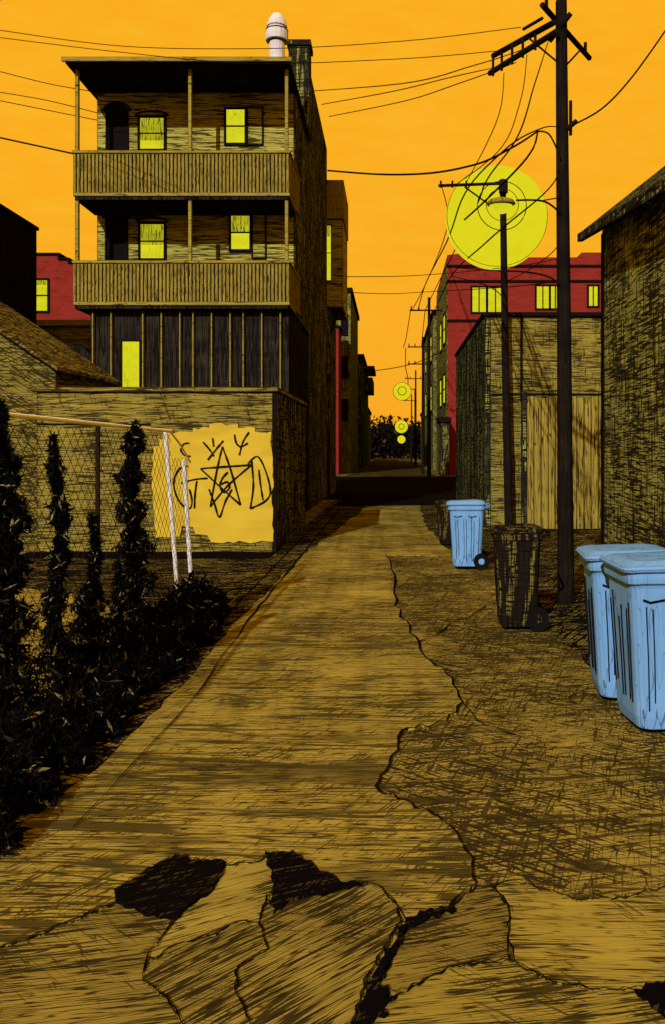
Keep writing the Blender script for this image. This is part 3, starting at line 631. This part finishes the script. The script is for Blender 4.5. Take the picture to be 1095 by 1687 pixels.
# ---------------------------------------------------------------- plants
def leaf(bm,c,s,rnd,k=.3,up=0):
    n=Vector((rnd.gauss(0,1),rnd.gauss(0,1),rnd.gauss(0,1))).normalized(); u=n.orthogonal().normalized(); w=n.cross(u)
    a=rnd.uniform(0,6.28); u,w=(u*math.cos(a)+w*math.sin(a)),(w*math.cos(a)-u*math.sin(a))
    if up: u=(u+Vector((0,0,up))).normalized()
    bm.faces.new([bm.verts.new(c+q) for q in (u*s,w*s*k,-u*s,-w*s*k)])
def vine(X,Y,h,prof,label,n,seed,s=.036,group='dark spiky plants along the fence'):
    rnd=random.Random(seed); t=thing('climbing_plant',label,'plant',(X,Y,0),group); bm=nb()
    for i in range(n):
        u=rnd.random(); z=u*h; r=0
        for (a,ra),(b,rb) in zip(prof,prof[1:]):
            if a<=u<=b: r=ra+(rb-ra)*(u-a)/(b-a)
        r*=1+.4*math.sin(z*19+seed)+.25*math.sin(z*47+seed*3)
        a=rnd.uniform(0,6.28); q=rnd.random()**.5*r
        leaf(bm,Vector((X+math.cos(a)*q+.03*math.sin(z*5+seed),Y+math.sin(a)*q,z+.02)),s*rnd.uniform(.4,1.7),rnd,.22,.4)
    obj('foliage',bm,'leaf',t)
    bm=nb(); tube(bm,[(X,Y,0),(X+.02,Y,h*.5),(X,Y,h*.97)],.03,6,.004); obj('stem',bm,'stem',t)
vine(-2.44,5.35,2.06,((0,.26),(.3,.18),(.6,.10),(.9,.05),(1,.015)),'tallest dark climbing plant at the left edge of the fence',9000,1)
vine(-2.47,6.28,1.88,((0,.13),(.3,.07),(.8,.05),(1,.012)),'thin dark climbing plant second from the left edge',4200,2)
vine(-2.42,6.85,1.25,((0,.22),(.35,.16),(.5,.06),(.8,.025),(1,.01)),'shorter cone shaped dark plant in the middle of the fence',5200,3)
vine(-2.44,8.0,2.03,((0,.22),(.3,.14),(.7,.10),(.93,.08),(1,.02)),'tall dark climbing plant just left of the white corner post',7500,4)
vine(-2.40,7.4,.80,((0,.10),(.5,.05),(1,.01)),'small pointed dark plant between the cone shaped one and the tall right one',1300,5)
def shrub(X,Y,r,h,label,n,seed):
    rnd=random.Random(seed); t=thing('low_shrub',label,'shrub',(X,Y,0),'low dark shrubs along the alley edge'); bm=nb()
    for i in range(n):
        a=rnd.uniform(0,6.28); q=rnd.random()**.5; rad=r*q*(1+.22*math.sin(a*5+seed)); z=h*(1-q*q*.7)*rnd.random()**.8*(1+.3*math.sin(a*3+q*9+seed))
        leaf(bm,Vector((X+math.cos(a)*rad,Y+math.sin(a)*rad*1.35,max(.01,z))),.030*rnd.uniform(.4,1.9),rnd,.26,.25)
    obj('foliage',bm,'leaf',t)
    bm=nb()
    for k in range(14):
        a=rnd.uniform(0,6.28); tube(bm,[(X,Y,0),(X+math.cos(a)*r*.9,Y+math.sin(a)*r*.9,h*rnd.uniform(.7,1.5))],.008,4,.001)
    obj('stem',bm,'stem',t)
SH=[(-2.12,3.75,.38,.36),(-2.14,4.35,.38,.34),(-2.08,4.95,.34,.26),(-2.02,5.5,.32,.24),(-2.06,6.1,.30,.24),(-2.0,6.65,.30,.24),(-2.02,7.2,.30,.26),(-2.04,7.8,.34,.34),(-2.05,8.35,.34,.40),(-2.05,8.9,.32,.42)]
ords='nearest second third fourth fifth sixth seventh eighth ninth tenth'.split()
for i,(X,Y,r,hh) in enumerate(SH):
    shrub(X,Y,r,hh,ords[i]+' low dark leafy shrub counting from the viewer along the alley edge',5600,20+i)
for i,(px,ty,Y,r) in enumerate(((612,706,150,2.6),(634,690,165,3.4),(655,700,172,3.2),(682,694,160,3.3),(702,712,150,2.5))):
    X=XX(px,Y); z=ZZ(ty,Y); rnd=random.Random(90+i)
    t=thing('distant_tree',['leftmost','second','middle','fourth','rightmost'][i]+' of the dark trees closing the far end of the alley','tree',(X,Y,0),'dark trees at the end of the alley')
    bm=nb()
    for k in range(1800):
        d=Vector((rnd.gauss(0,1),rnd.gauss(0,1),rnd.gauss(0,1))).normalized()*rnd.random()**.4*r*(1+.3*math.sin(k))
        leaf(bm,Vector((X,Y,z*.5))+Vector((d.x*1.2,d.y,d.z*z*.5/r)),.5*rnd.uniform(.5,1.3),rnd,.45)
    obj('crown',bm,'farleaf',t)
    bm=nb(); tube(bm,[(X,Y,0),(X+.2,Y,z*.35),(X,Y,z*.8)],.3,7,.08)
    for k in range(5):
        a=k*1.3; tube(bm,[(X,Y,z*.4),(X+math.cos(a)*r*.8,Y+math.sin(a)*r*.8,z*.75)],.12,5,.03)
    obj('trunk',bm,'stem',t)

# ---------------------------------------------------------------- world, sun, camera
w=bpy.data.worlds.new('World'); bpy.context.scene.world=w; w.use_nodes=True; nt=w.node_tree
bg=nt.nodes['Background']; bg.inputs['Strength'].default_value=1
el_=math.radians(27); az=math.radians(17)
tc=nd(nt,'ShaderNodeTexCoord'); mp=nd(nt,'ShaderNodeMapping'); mp.inputs['Scale'].default_value=(8,8,30); mp.inputs['Rotation'].default_value=(0,.12,0)
nt.links.new(tc.outputs['Generated'],mp.inputs[0]); n=nd(nt,'ShaderNodeTexNoise'); n.inputs['Scale'].default_value=2.6; n.inputs['Detail'].default_value=6; nt.links.new(mp.outputs[0],n.inputs['Vector'])
mr=nd(nt,'ShaderNodeMapRange'); nt.links.new(n.outputs['Fac'],mr.inputs[0]); mr.inputs[1].default_value=.35; mr.inputs[2].default_value=.68
c1=mixc(nt,mr.outputs[0],(.955,.410,.008),(.96,.450,.014))
sx=nd(nt,'ShaderNodeSeparateXYZ'); nt.links.new(tc.outputs['Generated'],sx.inputs[0])
m2=nd(nt,'ShaderNodeMapRange'); nt.links.new(sx.outputs['Z'],m2.inputs[0]); m2.inputs[1].default_value=0; m2.inputs[2].default_value=.25
c2=mixc(nt,m2.outputs[0],(.945,.385,.012),c1)
sky=nd(nt,'ShaderNodeTexSky',sky_type='NISHITA'); sky.sun_disc=False; sky.sun_elevation=el_; sky.sun_rotation=math.radians(180)+az
s2=nd(nt,'ShaderNodeVectorMath',operation='SCALE'); nt.links.new(sky.outputs[0],s2.inputs[0]); s2.inputs['Scale'].default_value=.001
a2=nd(nt,'ShaderNodeVectorMath',operation='ADD'); nt.links.new(c2,a2.inputs[0]); nt.links.new(s2.outputs[0],a2.inputs[1])
nt.links.new(a2.outputs[0],bg.inputs['Color'])
sl=bpy.data.lights.new('sun','SUN'); sl.energy=5; sl.angle=math.radians(.6); sl.color=(1,.96,.88)
so=bpy.data.objects.new('sun',sl); C.objects.link(so)
d=Vector((math.sin(az)*math.cos(el_),math.cos(az)*math.cos(el_),-math.sin(el_))); so.rotation_euler=d.to_track_quat('-Z','Y').to_euler()
cam=bpy.data.cameras.new('camera'); co=bpy.data.objects.new('camera',cam); C.objects.link(co); bpy.context.scene.camera=co
co.location=(0,0,H); co.rotation_euler=(math.pi/2,0,0); cam.sensor_fit='VERTICAL'; cam.sensor_height=24; cam.lens=24*F/1687
cam.shift_x=-(CX-547.5)/1687; cam.shift_y=-(843.5-CY)/1687; cam.clip_start=.05; cam.clip_end=3000
vs=bpy.context.scene.view_settings; vs.view_transform='Standard'; vs.look='None'; vs.exposure=0; vs.gamma=1
for o in bpy.data.objects:
    for k in ('_off','_root'):
        if k in o.keys(): del o[k]
